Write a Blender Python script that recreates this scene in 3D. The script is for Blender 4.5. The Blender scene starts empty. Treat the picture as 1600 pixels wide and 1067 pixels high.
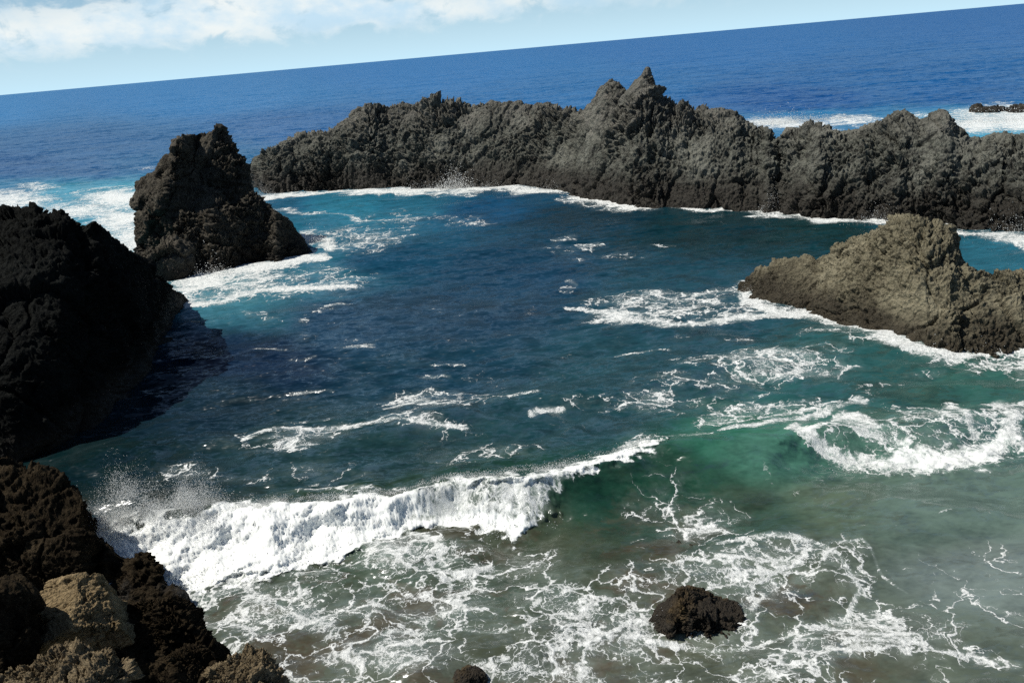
import bpy, bmesh, math, random
import numpy as np
from mathutils import Matrix, Vector

random.seed(7)
rng = np.random.default_rng(11)
scene = bpy.context.scene
col = scene.collection

# ------------------------------------------------------------------ camera
W, H, FPX = 1600.0, 1067.0, 1386.0
EYE = np.array([0.0, 0.0, 12.0])
PITCH, ROLL = math.radians(18.15), math.radians(5.11)
F = np.array([0, math.cos(PITCH), -math.sin(PITCH)])
U0 = np.array([0, math.sin(PITCH), math.cos(PITCH)])
R0 = np.array([1.0, 0, 0])
RV = math.cos(ROLL) * R0 - math.sin(ROLL) * U0
UV = math.cos(ROLL) * U0 + math.sin(ROLL) * R0

cam = bpy.data.cameras.new('camera')
cam.sensor_width = 36.0
cam.lens = 36.0 * FPX / W
cam.clip_start = 0.1
cam.clip_end = 200000
camo = bpy.data.objects.new('camera', cam)
col.objects.link(camo)
m = Matrix(((RV[0], UV[0], -F[0], EYE[0]), (RV[1], UV[1], -F[1], EYE[1]),
            (RV[2], UV[2], -F[2], EYE[2]), (0, 0, 0, 1)))
camo.matrix_world = m
scene.camera = camo


def ray(px, py):
    d = F + RV * ((px - W / 2) / FPX) - UV * ((py - H / 2) / FPX)
    return d


def on_z(px, py, z=0.0):
    """the point of the place at height z seen at a pixel (planning help)"""
    d = ray(px, py)
    t = (z - EYE[2]) / d[2]
    return EYE + d * t


def at_range(px, py, r):
    """the point at horizontal range r"""
    d = ray(px, py)
    return EYE + d * (r / math.hypot(d[0], d[1]))


def project(P):
    Q = P - EYE
    dep = Q @ F
    dep = np.where(dep < 0.1, np.nan, dep)
    return W / 2 + FPX * (Q @ RV) / dep, H / 2 - FPX * (Q @ UV) / dep


# ------------------------------------------------------------------ noise
def _hash(ix, iy, iz, s):
    h = (ix.astype(np.int64) * 374761393 + iy.astype(np.int64) * 668265263 +
         iz.astype(np.int64) * 2147483647 + s * 974634777) & 0xFFFFFFFF
    h = ((h ^ (h >> 13)) * 1274126177) & 0xFFFFFFFF
    h = ((h ^ (h >> 16)) * 2246822519) & 0xFFFFFFFF
    return (h ^ (h >> 15)) & 0xFFFFFFFF


def vnoise(P, s=0):
    """smooth value noise, about -1..1"""
    i = np.floor(P)
    f = P - i
    f = f * f * f * (f * (f * 6 - 15) + 10)
    i = i.astype(np.int64)
    out = np.zeros(len(P))
    for a in (0, 1):
        wa = f[:, 0] if a else 1 - f[:, 0]
        for b in (0, 1):
            wb = f[:, 1] if b else 1 - f[:, 1]
            for c in (0, 1):
                wc = f[:, 2] if c else 1 - f[:, 2]
                out += wa * wb * wc * (_hash(i[:, 0] + a, i[:, 1] + b, i[:, 2] + c, s) / 2147483648.0 - 1)
    return out


ROT = np.array([[0.36, 0.48, -0.8], [-0.8, 0.6, 0.0], [0.48, 0.64, 0.6]])


def fbm(P, octv=4, s=0, gain=0.5):
    out = np.zeros(len(P))
    a, tot = 1.0, 0.0
    Q = P.copy()
    for k in range(octv):
        out += a * vnoise(Q, s + k)
        tot += a
        a *= gain
        Q = (Q @ ROT.T) * 2.03 + 7.3
    return out / tot


def worley(P, s=0, tilted=False):
    i = np.floor(P)
    f = P - i
    i = i.astype(np.int64)
    f1 = np.full(len(P), 9.0)
    f2 = np.full(len(P), 9.0)
    idv = np.zeros(len(P))
    tilt = np.zeros(len(P))
    for a in (-1, 0, 1):
        for b in (-1, 0, 1):
            for c in (-1, 0, 1):
                h = _hash(i[:, 0] + a, i[:, 1] + b, i[:, 2] + c, s)
                jx = (h & 1023) / 1023.0
                jy = ((h >> 10) & 1023) / 1023.0
                jz = ((h >> 20) & 1023) / 1023.0
                d = (a + jx - f[:, 0]) ** 2 + (b + jy - f[:, 1]) ** 2 + (c + jz - f[:, 2]) ** 2
                near = d < f1
                f2 = np.where(near, f1, np.minimum(f2, d))
                f1 = np.where(near, d, f1)
                idv = np.where(near, (h % 997) / 997.0, idv)
                tl = (f[:, 0] - a - jx) * ((h % 211) / 105.0 - 1) + (f[:, 1] - b - jy) * ((h % 307) / 153.0 - 1) + (f[:, 2] - c - jz) * ((h % 401) / 200.0 - 1)
                tilt = np.where(near, tl, tilt)
    if tilted:
        return np.sqrt(f1), np.sqrt(f2), idv, tilt
    return np.sqrt(f1), np.sqrt(f2), idv


# ------------------------------------------------------------------ mesh helpers
def mesh_obj(name, V, Fc, mat=None, parent=None, smooth=True):
    me = bpy.data.meshes.new(name)
    V = np.asarray(V, dtype=np.float32)
    Fc = np.asarray(Fc, dtype=np.int32)
    n = Fc.shape[1]
    me.vertices.add(len(V))
    me.vertices.foreach_set('co', V.ravel())
    me.loops.add(Fc.size)
    me.loops.foreach_set('vertex_index', Fc.ravel())
    me.polygons.add(len(Fc))
    me.polygons.foreach_set('loop_start', np.arange(0, Fc.size, n, dtype=np.int32))
    me.polygons.foreach_set('loop_total', np.full(len(Fc), n, dtype=np.int32))
    me.polygons.foreach_set('use_smooth', np.full(len(Fc), smooth))
    me.update(calc_edges=True)
    me.validate()
    o = bpy.data.objects.new(name, me)
    col.objects.link(o)
    if mat:
        me.materials.append(mat)
    if parent:
        o.parent = parent
    return o


def tag(o, label=None, cat=None, group=None, kind=None):
    if label:
        o['label'] = label
    if cat:
        o['category'] = cat
    if group:
        o['group'] = group
    if kind:
        o['kind'] = kind
    return o


def grid_faces(nu, nv, wrap=False):
    a = np.arange(nu * nv).reshape(nu, nv)
    if wrap:
        a = np.vstack([a, a[:1]])
    return np.stack([a[:-1, :-1], a[1:, :-1], a[1:, 1:], a[:-1, 1:]], -1).reshape(-1, 4)


def grid_normals(P):
    du = np.gradient(P, axis=0)
    dv = np.gradient(P, axis=1)
    n = np.cross(du, dv)
    l = np.linalg.norm(n, axis=-1, keepdims=True)
    return n / np.maximum(l, 1e-9)


# ------------------------------------------------------------------ material helpers
def new_mat(name):
    mt = bpy.data.materials.new(name)
    mt.use_nodes = True
    nt = mt.node_tree
    nt.nodes.clear()
    return mt, nt


class NB:
    """tiny node builder"""
    def __init__(self, nt):
        self.nt = nt

    def n(self, typ, **kw):
        nd = self.nt.nodes.new(typ)
        for k, v in kw.items():
            setattr(nd, k, v)
        return nd

    def put(self, sock, v):
        if isinstance(v, (int, float)):
            sock.default_value = v
        elif isinstance(v, (tuple, list)):
            sock.default_value = v
        else:
            self.nt.links.new(v, sock)

    def math(self, op, a, b=0.0, c=None, clamp=False):
        nd = self.n('ShaderNodeMath', operation=op, use_clamp=clamp)
        self.put(nd.inputs[0], a)
        self.put(nd.inputs[1], b)
        if c is not None:
            self.put(nd.inputs[2], c)
        return nd.outputs[0]

    def step(self, v, lo, hi, olo=0.0, ohi=1.0):
        nd = self.n('ShaderNodeMapRange', interpolation_type='SMOOTHSTEP')
        for i, x in enumerate((v, lo, hi, olo, ohi)):
            self.put(nd.inputs[i], x)
        return nd.outputs[0]

    def noise(self, vec, scale, detail=3, rough=0.55, dist=0.0, out=0):
        nd = self.n('ShaderNodeTexNoise')
        self.put(nd.inputs['Vector'], vec)
        nd.inputs['Scale'].default_value = scale
        nd.inputs['Detail'].default_value = detail
        nd.inputs['Roughness'].default_value = rough
        nd.inputs['Distortion'].default_value = dist
        return nd.outputs[out]

    def voro(self, vec, scale, feature='F1', rnd=1.0):
        nd = self.n('ShaderNodeTexVoronoi', feature=feature)
        self.put(nd.inputs['Vector'], vec)
        nd.inputs['Scale'].default_value = scale
        nd.inputs['Randomness'].default_value = rnd
        return nd.outputs['Distance']

    def mix(self, f, a, b, typ='RGBA'):
        nd = self.n('ShaderNodeMix', data_type=typ)
        if typ == 'RGBA':
            self.put(nd.inputs[0], f)
            self.put(nd.inputs[6], a)
            self.put(nd.inputs[7], b)
            return nd.outputs[2]
        self.put(nd.inputs[0], f)
        self.put(nd.inputs[2], a)
        self.put(nd.inputs[3], b)
        return nd.outputs[0]

    def vmath(self, op, a, b=None, scale=None):
        nd = self.n('ShaderNodeVectorMath', operation=op)
        self.put(nd.inputs[0], a)
        if b is not None:
            self.put(nd.inputs[1], b)
        if scale is not None:
            self.put(nd.inputs['Scale'], scale)
        return nd.outputs[0]


def rgb(r, g, b):
    return (r, g, b, 1.0)


def rock_material(name, dark, mid, pale, pale_amt=0.5, wet=(0.02, 0.016, 0.011), wet_top=1.6, grain=1.0, bump=0.5, crest=None):
    mt, nt = new_mat(name)
    b = NB(nt)
    pos = b.n('ShaderNodeNewGeometry')
    P = pos.outputs['Position']
    sx = b.n('ShaderNodeSeparateXYZ')
    b.put(sx.inputs[0], P)
    nz = b.n('ShaderNodeSeparateXYZ')
    b.put(nz.inputs[0], pos.outputs['Normal'])
    n1 = b.noise(P, 0.35 * grain, 5, 0.6)
    n2 = b.noise(P, 2.2 * grain, 6, 0.65)
    n3 = b.noise(P, 9.0 * grain, 4, 0.7)
    c = b.mix(b.step(n2, 0.40, 0.60), rgb(*dark), rgb(*mid))
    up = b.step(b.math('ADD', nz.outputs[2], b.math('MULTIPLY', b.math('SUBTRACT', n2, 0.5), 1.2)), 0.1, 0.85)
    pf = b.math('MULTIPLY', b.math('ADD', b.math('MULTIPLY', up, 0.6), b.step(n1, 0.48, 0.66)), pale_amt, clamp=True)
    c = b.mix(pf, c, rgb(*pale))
    c = b.mix(b.math('MULTIPLY', b.step(n3, 0.45, 0.75), 0.35), c, rgb(*[x * 1.9 for x in pale]))
    if crest:     # sun bleached, bird-limed rock high up
        cf = b.math('MULTIPLY', b.step(b.math('ADD', sx.outputs[2], b.math('MULTIPLY', b.math('SUBTRACT', n1, 0.5), 5.0)), crest, crest + 2.2), b.step(n2, 0.40, 0.62))
        c = b.mix(b.math('MULTIPLY', cf, 0.55), c, rgb(0.17, 0.155, 0.14))
    # wave washed, algae dark foot of the rock
    wz = b.math('ADD', sx.outputs[2], b.math('MULTIPLY', b.math('SUBTRACT', n1, 0.5), 2.2))
    wf = b.step(wz, 0.3 * wet_top, wet_top, 0.9, 0.0)
    c = b.mix(wf, c, rgb(*wet))
    bs = b.n('ShaderNodeBsdfPrincipled')
    b.put(bs.inputs['Base Color'], c)
    b.put(bs.inputs['Roughness'], b.mix(wf, 0.92, 0.62, 'FLOAT'))
    b.put(bs.inputs['Specular IOR Level'], b.mix(wf, 0.05, 0.3, 'FLOAT'))
    v1 = b.voro(b.vmath('ADD', P, b.vmath('SCALE', pos.outputs['Normal'], scale=0.1)), 2.6 * grain)
    v2 = b.voro(P, 7.5 * grain)
    hgt = b.math('ADD', b.math('MULTIPLY', n2, 0.8), b.math('ADD', b.math('MULTIPLY', n3, 0.4), b.math('ADD', b.math('MULTIPLY', v1, -0.35), b.math('MULTIPLY', v2, -0.2))))
    bp = b.n('ShaderNodeBump')
    bp.inputs['Strength'].default_value = min(1.0, bump * 1.9)
    bp.inputs['Distance'].default_value = 0.35 / grain
    b.put(bp.inputs['Height'], hgt)
    b.put(bs.inputs['Normal'], bp.outputs[0])
    out = b.n('ShaderNodeOutputMaterial')
    nt.links.new(bs.outputs[0], out.inputs[0])
    return mt


M_RIDGE = rock_material('lava_rock_grey', (0.0406, 0.0406, 0.0364), (0.0919, 0.0953, 0.0801), (0.2027, 0.2046, 0.1747), 0.5, grain=0.9, wet_top=3.2, crest=4.4)
M_STACK = rock_material('lava_rock_black', (0.0203, 0.0182, 0.0148), (0.0523, 0.0462, 0.0351), (0.1308, 0.1189, 0.0972), 0.45, grain=1.1)
M_HEAD = rock_material('lava_rock_headland', (0.0027, 0.0029, 0.0026), (0.0059, 0.0063, 0.0057), (0.0148, 0.0163, 0.0151), 0.45, grain=1.0)  # near-black albedo: the headland's shade is put into the colour
M_TAN = rock_material('lava_rock_tan', (0.0584, 0.0525, 0.0357), (0.1400, 0.1259, 0.0840), (0.2568, 0.2332, 0.1625), 0.6, grain=1.2, wet_top=2.0, wet=(0.03, 0.023, 0.013))
M_NEAR = rock_material('shore_rock_brown', (0.0038, 0.0027, 0.0018), (0.0144, 0.0104, 0.0061), (0.0600, 0.0450, 0.0268), 0.42, wet_top=0.5, grain=2.4, bump=0.6)  # shade of the faces painted into dark tones, paler tops keep a lit rim
M_PALE = rock_material('shore_rock_pale', (0.1040, 0.0757, 0.0399), (0.2195, 0.1636, 0.0917), (0.3350, 0.2524, 0.1436), 0.6, wet_top=0.4, grain=2.6, bump=0.55)
M_CLINK = rock_material('shore_rock_clinker', (0.0600, 0.0432, 0.0240), (0.1560, 0.1200, 0.0720), (0.2880, 0.2280, 0.1440), 0.5, wet_top=0.4, grain=3.4, bump=0.7)
M_BROWN = rock_material('surf_rock_brown', (0.0240, 0.0165, 0.0087), (0.0675, 0.0465, 0.0232), (0.1500, 0.1125, 0.0653), 0.5, wet_top=0.6, grain=3.0, bump=0.7)


# ------------------------------------------------------------------ rocks
def craggy(V, N, amp, size, s=0, zst=1.0, octs=4, low=0.5, knob=1.0, rough=None, big=1.0):
    """break a surface into flat faces, ledges and cracks, with clinker knobs in patches"""
    P = V.copy()
    P[:, 2] *= zst
    warp = np.stack([fbm(P / size * 0.7 + 3.1, 4, s + 50), fbm(P / size * 0.7 + 9.7, 4, s + 60),
                     fbm(P / size * 0.7 + 5.5, 4, s + 70)], 1)
    Q = P + warp * size * 0.5
    d = low * 1.3 * fbm(P / (size * 3.2), 3, s + 1)
    # big leaning faces with deep joints between them
    f1, f2, idv, tl = worley(Q / (size * 1.9), s + 11, True)
    crack = np.clip((f2 - f1) / 0.10, 0, 1) - 1
    d += big * (1.15 * tl + 0.55 * (idv - 0.5)) + 0.42 * crack
    # where the rock is rubbly and where it is smooth
    m_ = np.clip(0.55 + 1.5 * fbm(P / (size * 2.4) + 31, 3, s + 21), 0.15, 1.5)
    if rough is not None:
        m_ = m_ * rough
    a, sz = 0.42, size * 0.8
    for k in range(octs):
        f1, f2, idv, tl = worley(Q / sz, s + 12 + k, True)
        d += a * knob * m_ * (1.05 * tl + (idv - 0.5) * 0.8 + 0.35 * (np.clip((f2 - f1) / 0.14, 0, 1) - 1))
        a *= 0.72
        sz *= 0.46
    r_ = fbm(Q / (size * 0.5), 4, s + 31, 0.65)
    d += 0.40 * (0.35 - np.abs(r_) * 1.6) + 0.16 * fbm(P / (size * 0.09), 3, s + 41, 0.65)
    d -= d.mean()
    return V + N * (d * amp)[:, None]


def interp_rows(rows, n):
    rows = np.asarray(rows, float)
    seg = np.hypot(np.diff(rows[:, 0]), np.diff(rows[:, 2]) * 0.6)
    t = np.concatenate([[0], np.cumsum(seg)])
    tt = np.linspace(0, t[-1], n)
    return np.stack([np.interp(tt, t, rows[:, k]) for k in range(rows.shape[1])], 1)


def loft_rock(name, rows, nu, nv, mat, amp, size, s=0, zst=1.0, front=(1.5, 1.25), ends=True, parent=None, octs=4, low=0.5, big=1.0, knob=1.0):
    """rows: px, y of the foot, y of the crest, metres from foot to crest, metres from crest to the back foot"""
    rows = [tuple(q_) + (front[0],) * (6 - len(q_)) for q_ in rows]
    L = interp_rows(rows, nu)
    G = np.zeros((nu, nv, 3))
    nf = int(nv * 0.68)
    for i, (px, yb, yt, dc, db, pf) in enumerate(L):
        B = on_z(px, yb)
        r = math.hypot(B[0], B[1])
        C = at_range(px, yt, r + dc)
        rad = np.array([B[0], B[1], 0]) / r
        B0 = B.copy()
        B0[2] = -1.3
        K = C + rad * db
        K[2] = -1.3
        t = np.linspace(0, 1, nf)[:, None]
        vt = 1 - (1 - t) ** front[1]
        t0 = 1 - (1 - min(0.9, 1.3 / (C[2] + 1.3))) ** (1 / front[1])
        h0 = t0 ** pf
        hz = (t ** pf - h0) / (1 - h0)
        hz = np.where(hz < 0, hz * 0.5, hz)
        a = B0 * (1 - hz) + C * hz
        a[:, 2] = (B0[2] * (1 - vt) + C[2] * vt)[:, 0]
        t = np.linspace(0, 1, nv - nf + 1)[1:, None]
        hz = t ** 0.8
        vt = t ** 1.5
        c = C * (1 - hz) + K * hz
        c[:, 2] = (C[2] * (1 - vt) + K[2] * vt)[:, 0]
        G[i, :nf] = a
        G[i, nf:] = c
    if ends:   # close both ends down into the water
        for sl, k in ((slice(0, 8), 0), (slice(nu - 8, nu), -1)):
            cen = G[k].mean(0)
            for j, i in enumerate(range(nu)[sl]):
                q = (7 - j) / 7 if k == 0 else j / 7
                G[i, :, 2] = G[i, :, 2] * (1 - q ** 2.5) + (-1.4) * q ** 2.5
    N = grid_normals(G)
    if N[nu // 2, nf // 2] @ (EYE - G[nu // 2, nf // 2]) < 0:
        N = -N
    tt = np.concatenate([np.linspace(0, 1, nf), np.ones(nv - nf)])
    rough = np.tile(0.75 + 0.4 * tt ** 2, (nu, 1)).ravel()
    V = craggy(G.reshape(-1, 3), N.reshape(-1, 3), amp, size, s, zst, octs, low, knob, rough, big)
    return mesh_obj(name, V, grid_faces(nu, nv)[:, ::-1], mat, parent)


def ball_rock(name, cen, rad, mat, amp, size, s=0, n=90, rot=0.0, flat=(), parent=None, octs=3, taper=0.0, power=2.4, knob=1.0, low=0.5):
    """a boulder: squarish ball cut by a few flat break planes, then roughened"""
    th = np.linspace(0.02, math.pi - 0.02, n)
    ph = np.linspace(0, 2 * math.pi, 2 * n, endpoint=False)
    PH, TH = np.meshgrid(ph, th, indexing='ij')
    D = np.stack([np.sin(TH) * np.cos(PH), np.sin(TH) * np.sin(PH), np.cos(TH)], -1)
    k = (np.abs(D) ** power).sum(-1, keepdims=True) ** (-1 / power)
    G = D * k
    for (nx, ny, nz, dd) in flat:
        nn = np.array([nx, ny, nz], float)
        nn /= np.linalg.norm(nn)
        over = np.maximum(G @ nn - dd, 0)
        G = G - over[..., None] * nn
    if taper:
        G[..., :2] *= (1 - taper * (G[..., 2:3] * 0.5 + 0.5))
    G = G * np.array(rad)
    c, s_ = math.cos(rot), math.sin(rot)
    G = G @ np.array([[c, s_, 0], [-s_, c, 0], [0, 0, 1]])
    G = G + np.array(cen)
    N = grid_normals(np.concatenate([G[-1:], G, G[:1]], 0))[1:-1]
    mid = G[n, n // 2]
    if N[n, n // 2] @ (mid - np.array(cen)) < 0:
        N = -N
    V = craggy(G.reshape(-1, 3), N.reshape(-1, 3), amp, size, s, 1.0, octs, low, knob)
    fc = grid_faces(2 * n, n, wrap=True)
    base = len(V)
    top = V.reshape(2 * n, n, 3)[:, 0].mean(0)
    V = V.reshape(2 * n, n, 3)
    V[:, 0] = top
    V[:, -1] = V[:, -1].mean(0)
    return mesh_obj(name, V.reshape(-1, 3), fc[:, ::-1], mat, parent)


# the long far ridge that closes the pool
ridge_rows = [
    (388, 282, 262, 2.5, 3, 2.5), (396, 294, 248, 3.0, 4, 2.5), (412, 303, 238, 4, 4, 2.5), (430, 303, 230, 4, 5, 2.4), (448, 302, 222, 5, 5, 2.4),
    (470, 300, 216, 5, 6, 2.2), (500, 299, 211, 5, 6, 2.0), (520, 298, 205, 5, 6, 1.7), (540, 297, 185, 6, 6, 2.2), (560, 296, 170, 6, 6, 3), (580, 296, 163, 6, 6, 3),
    (606, 296, 167, 6, 6, 1.0), (625, 296, 167, 6, 6, 1.0), (650, 296, 163, 6, 6, 1.5), (676, 295, 157, 6, 6), (690, 295, 163, 6, 6), (716, 294, 158, 6, 6),
    (735, 294, 165, 6, 6), (760, 294, 159, 6, 6), (785, 294, 164, 6, 6), (812, 294, 157, 6, 6), (830, 295, 166, 6, 6), (858, 297, 168, 6, 6), (890, 304, 173, 6, 6, 1.3),
    (915, 311, 171, 6, 6), (930, 316, 158, 6, 6), (942, 319, 138, 6.5, 6), (950, 320, 132, 6.5, 6), (962, 321, 129, 6.5, 6), (974, 323, 135, 6.5, 6), (984, 325, 138, 6.5, 6),
    (996, 326, 128, 6.5, 6), (1016, 328, 138, 6.5, 6, 1.4), (1028, 329, 153, 6.5, 6), (1045, 329, 162, 6.5, 6, 1.5), (1075, 330, 168, 6.5, 6, 1.6), (1105, 330, 174, 6, 6, 1.6),
    (1130, 330, 171, 6, 6), (1150, 331, 176, 6, 6), (1162, 331, 190, 6, 5), (1185, 332, 205, 5.5, 5), (1200, 334, 207, 5, 5),
    (1212, 332, 214, 4.5, 4), (1220, 328, 228, 3.5, 3), (1226, 322, 262, 2.5, 2)]
ridge = loft_rock('lava_ridge', ridge_rows, 1150, 250, M_RIDGE, 0.62, 1.9, s=3, zst=0.6, front=(1.7, 1.15), low=0.3, big=0.42, knob=2.1)
tag(ridge, 'long dark grey lava ridge closing the far side of the pool, with a pointed peak', 'rock')


def spire(name, px, ytip, ybot, width_px, rng_m, mat, parent, s, amp=0.3, lean=0.0, blunt=1.0):
    """a tapering crag"""
    tip = at_range(px + lean, ytip, rng_m)
    bot = at_range(px, ybot, rng_m)
    wr = width_px * rng_m / FPX / 2
    n, mm = 64, 60
    t = np.linspace(0, 1, mm)
    ph = np.linspace(0, 2 * math.pi, n, endpoint=False)
    PH, T = np.meshgrid(ph, t, indexing='ij')
    rr = wr * (1 - T ** blunt) ** 0.85 + 0.03
    G = np.stack([np.cos(PH) * rr, np.sin(PH) * rr * 1.2, 0 * T], -1) + bot + (tip - bot) * T[..., None]
    N = grid_normals(np.concatenate([G[-1:], G, G[:1]], 0))[1:-1]
    if N[0, 10] @ (G[0, 10] - bot) < 0:
        N = -N
    V = craggy(G.reshape(-1, 3), N.reshape(-1, 3), amp, 0.8, s, 1.0, 3)
    return mesh_obj(name, V, grid_faces(n, mm, wrap=True), mat, parent)


rp = math.hypot(*on_z(1003, 327)[:2]) + 6.5
spire('pinnacle', 1001, 107, 162, 66, rp, M_RIDGE, ridge, 5, amp=0.2, lean=10)

right_rows = [
    (1216, 330, 262, 2.5, 2), (1222, 334, 215, 3.5, 3), (1236, 338, 203, 5, 5), (1250, 340, 208, 5, 5), (1268, 342, 194, 5, 5, 2.2), (1280, 343, 191, 5, 5, 2.2), (1300, 345, 199, 5, 5, 1.3),
    (1325, 346, 205, 5, 5), (1345, 347, 197, 5, 5), (1368, 348, 193, 5, 5), (1385, 350, 186, 5, 5), (1402, 351, 174, 5.5, 5, 2), (1420, 352, 178, 5.5, 5),
    (1436, 353, 188, 5.5, 5), (1450, 354, 176, 5.5, 5), (1468, 355, 168, 5.5, 5, 2), (1484, 356, 172, 5.5, 5), (1500, 358, 190, 5.5, 5, 1.2), (1520, 359, 206, 5.5, 5), (1536, 360, 214, 5, 5),
    (1552, 361, 208, 5, 5), (1564, 362, 214, 5, 5), (1600, 366, 214, 5, 5), (1680, 374, 222, 5, 6), (1800, 386, 230, 6, 6), (1900, 396, 240, 6, 6)]
ridge2 = loft_rock('lava_ridge', right_rows, 800, 240, M_RIDGE, 0.52, 1.9, s=21, zst=0.7, front=(1.7, 1.15), low=0.4, big=0.5, knob=2.1)
tag(ridge2, 'lumpy grey lava ridge beyond the deep cleft, with two rounded knobs and white surf behind', 'rock')

# two low reefs in the white water outside
for k, (px, yb, w_, h_, lab) in enumerate(((1546, 175, 2.2, 0.5, 'low dark reef awash in the white surf beyond the ridge, the wider of two'),
                                            (1597, 174, 1.6, 0.5, 'low dark reef cut by the photo edge, awash in the white surf beyond the ridge'))):
    c = on_z(px, yb)
    o = ball_rock('reef_rock', (c[0], c[1], 0.1), (w_ * 1.0, 1.6, h_), M_STACK, 0.35, 0.8, s=40 + k, n=60)
    tag(o, lab, 'rock', 'reefs awash beyond the ridge')

# the sea stack by the gap
stack_rows = [
    (212, 402, 298, 2.2, 2, 4), (216, 404, 287, 2.4, 3, 4), (230, 406, 284, 2.6, 3.5, 4), (240, 407, 272, 2.8, 3.5, 4), (246, 408, 260, 2.8, 3.5, 4), (258, 408, 246, 2.6, 3.5, 4), (272, 410, 236, 2.2, 3.5, 5), (280, 410, 222, 2.2, 3.5, 5), (292, 408, 212, 2.4, 3.5, 4), (306, 404, 211, 3.4, 3.5, 3),
    (314, 402, 206, 3.6, 3.5, 3), (330, 402, 209, 3.6, 3.5, 3), (344, 401, 204, 3.6, 3.5, 3), (354, 400, 217, 3.4, 3.5, 3), (366, 399, 230, 3.2, 3.5, 3), (374, 398, 246, 3.0, 3.5, 3), (382, 398, 266, 2.6, 3, 3), (390, 397, 288, 2.2, 3, 3), (398, 397, 306, 1.8, 2, 3)]
stack = loft_rock('sea_stack', stack_rows, 340, 240, M_STACK, 0.5, 1.5, s=51, front=(3.0, 0.95), low=0.4, big=1.0, knob=1.7)
shoulder_rows = [
    (252, 432, 404, 1.0, 2, 1), (262, 434, 372, 1.6, 2, 1), (274, 435, 344, 2.2, 2, 1), (292, 434, 330, 2.6, 2, 1.0), (312, 430, 338, 2.6, 2, 1.0), (332, 430, 326, 2.8, 2, 1.0), (352, 426, 330, 2.6, 2, 1), (372, 422, 316, 2.8, 2, 1), (392, 416, 300, 3, 2.5, 1), (404, 414, 305, 3, 3, 1),
    (416, 412, 322, 2.8, 3, 1), (432, 413, 334, 2.6, 3, 1), (446, 405, 346, 2.2, 3, 1), (462, 402, 366, 1.8, 2, 1), (478, 399, 386, 1.2, 1.5, 1), (489, 397, 395, .8, 1, 1)]
loft_rock('shoulder', shoulder_rows, 380, 170, M_STACK, 0.36, 1.2, s=55, front=(1.2, 1.1), low=0.6, big=0.9, knob=1.7, parent=stack)
tag(stack, 'craggy sea stack in foam by the pool mouth, one side steep, with a lower shoulder', 'rock')
c = on_z(262, 436)
o = ball_rock('foot_rock', (c[0], c[1] + 0.4, 0.7), (1.7, 1.3, 1.5), M_STACK, 0.4, 0.9, s=57, n=70)
tag(o, 'dark rounded rock at the foot of the sea stack, next to the shaded headland', 'rock')

# shaded headland on the left, foot drawn out to stand in for shadowed water
head_rows = [
    (-900, 690, 240, 16, 25), (-600, 710, 235, 15, 25), (-350, 730, 280, 13, 22), (-180, 736, 320, 12, 16), (-60, 736, 334, 10.5, 12), (0, 732, 329, 9.5, 12), (35, 727, 327, 9, 10), (62, 720, 324, 9, 9), (82, 714, 333, 8.5, 9), (96, 708, 329, 8.5, 9),
    (112, 700, 337, 8, 8), (130, 686, 349, 8, 8), (152, 668, 355, 7.5, 8), (172, 650, 367, 7, 7), (195, 628, 387, 6.2, 7), (214, 604, 403, 5.5, 6), (235, 572, 424, 4.6, 5), (255, 538, 444, 3.8, 4),
    (270, 510, 452, 2.8, 3), (284, 488, 462, 1.6, 2), (296, 474, 468, 0.8, 1)]
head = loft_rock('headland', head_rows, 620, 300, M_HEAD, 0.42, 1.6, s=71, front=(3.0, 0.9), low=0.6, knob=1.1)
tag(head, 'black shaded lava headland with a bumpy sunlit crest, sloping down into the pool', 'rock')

# sunlit outcrop on the right
out_rows = [
    (1160, 460, 456, 0.6, 1), (1168, 468, 438, 1.4, 1.5), (1182, 474, 424, 2, 2), (1210, 481, 417, 2.4, 2.5), (1240, 488, 411, 2.6, 3), (1270, 496, 404, 3, 3), (1294, 503, 394, 3.2, 3), (1306, 508, 382, 3.4, 3),
    (1318, 512, 388, 3.4, 3), (1335, 518, 375, 3.6, 3), (1355, 525, 366, 3.8, 3), (1378, 533, 358, 4, 3), (1400, 541, 344, 4, 3), (1420, 547, 337, 4.2, 3), (1446, 554, 344, 4.2, 3),
    (1465, 557, 350, 4.2, 3), (1484, 560, 356, 4.2, 3), (1496, 561, 380, 4, 2.5), (1508, 562, 412, 3.4, 2.5), (1528, 562, 424, 3.2, 2.5), (1548, 561, 427, 3.2, 2.5), (1575, 559, 420, 3.4, 3), (1600, 558, 417, 3.5, 3),
    (1660, 559, 412, 4, 3), (1740, 562, 400, 4, 4), (1840, 566, 410, 4, 4)]
outc = loft_rock('rock_outcrop', out_rows, 720, 260, M_TAN, 0.30, 1.5, s=91, front=(1.5, 1.2), low=0.8, big=0.9, knob=1.5)
tag(outc, 'sunlit tan lava outcrop with a humped top jutting into the pool above white foam', 'rock')

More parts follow.
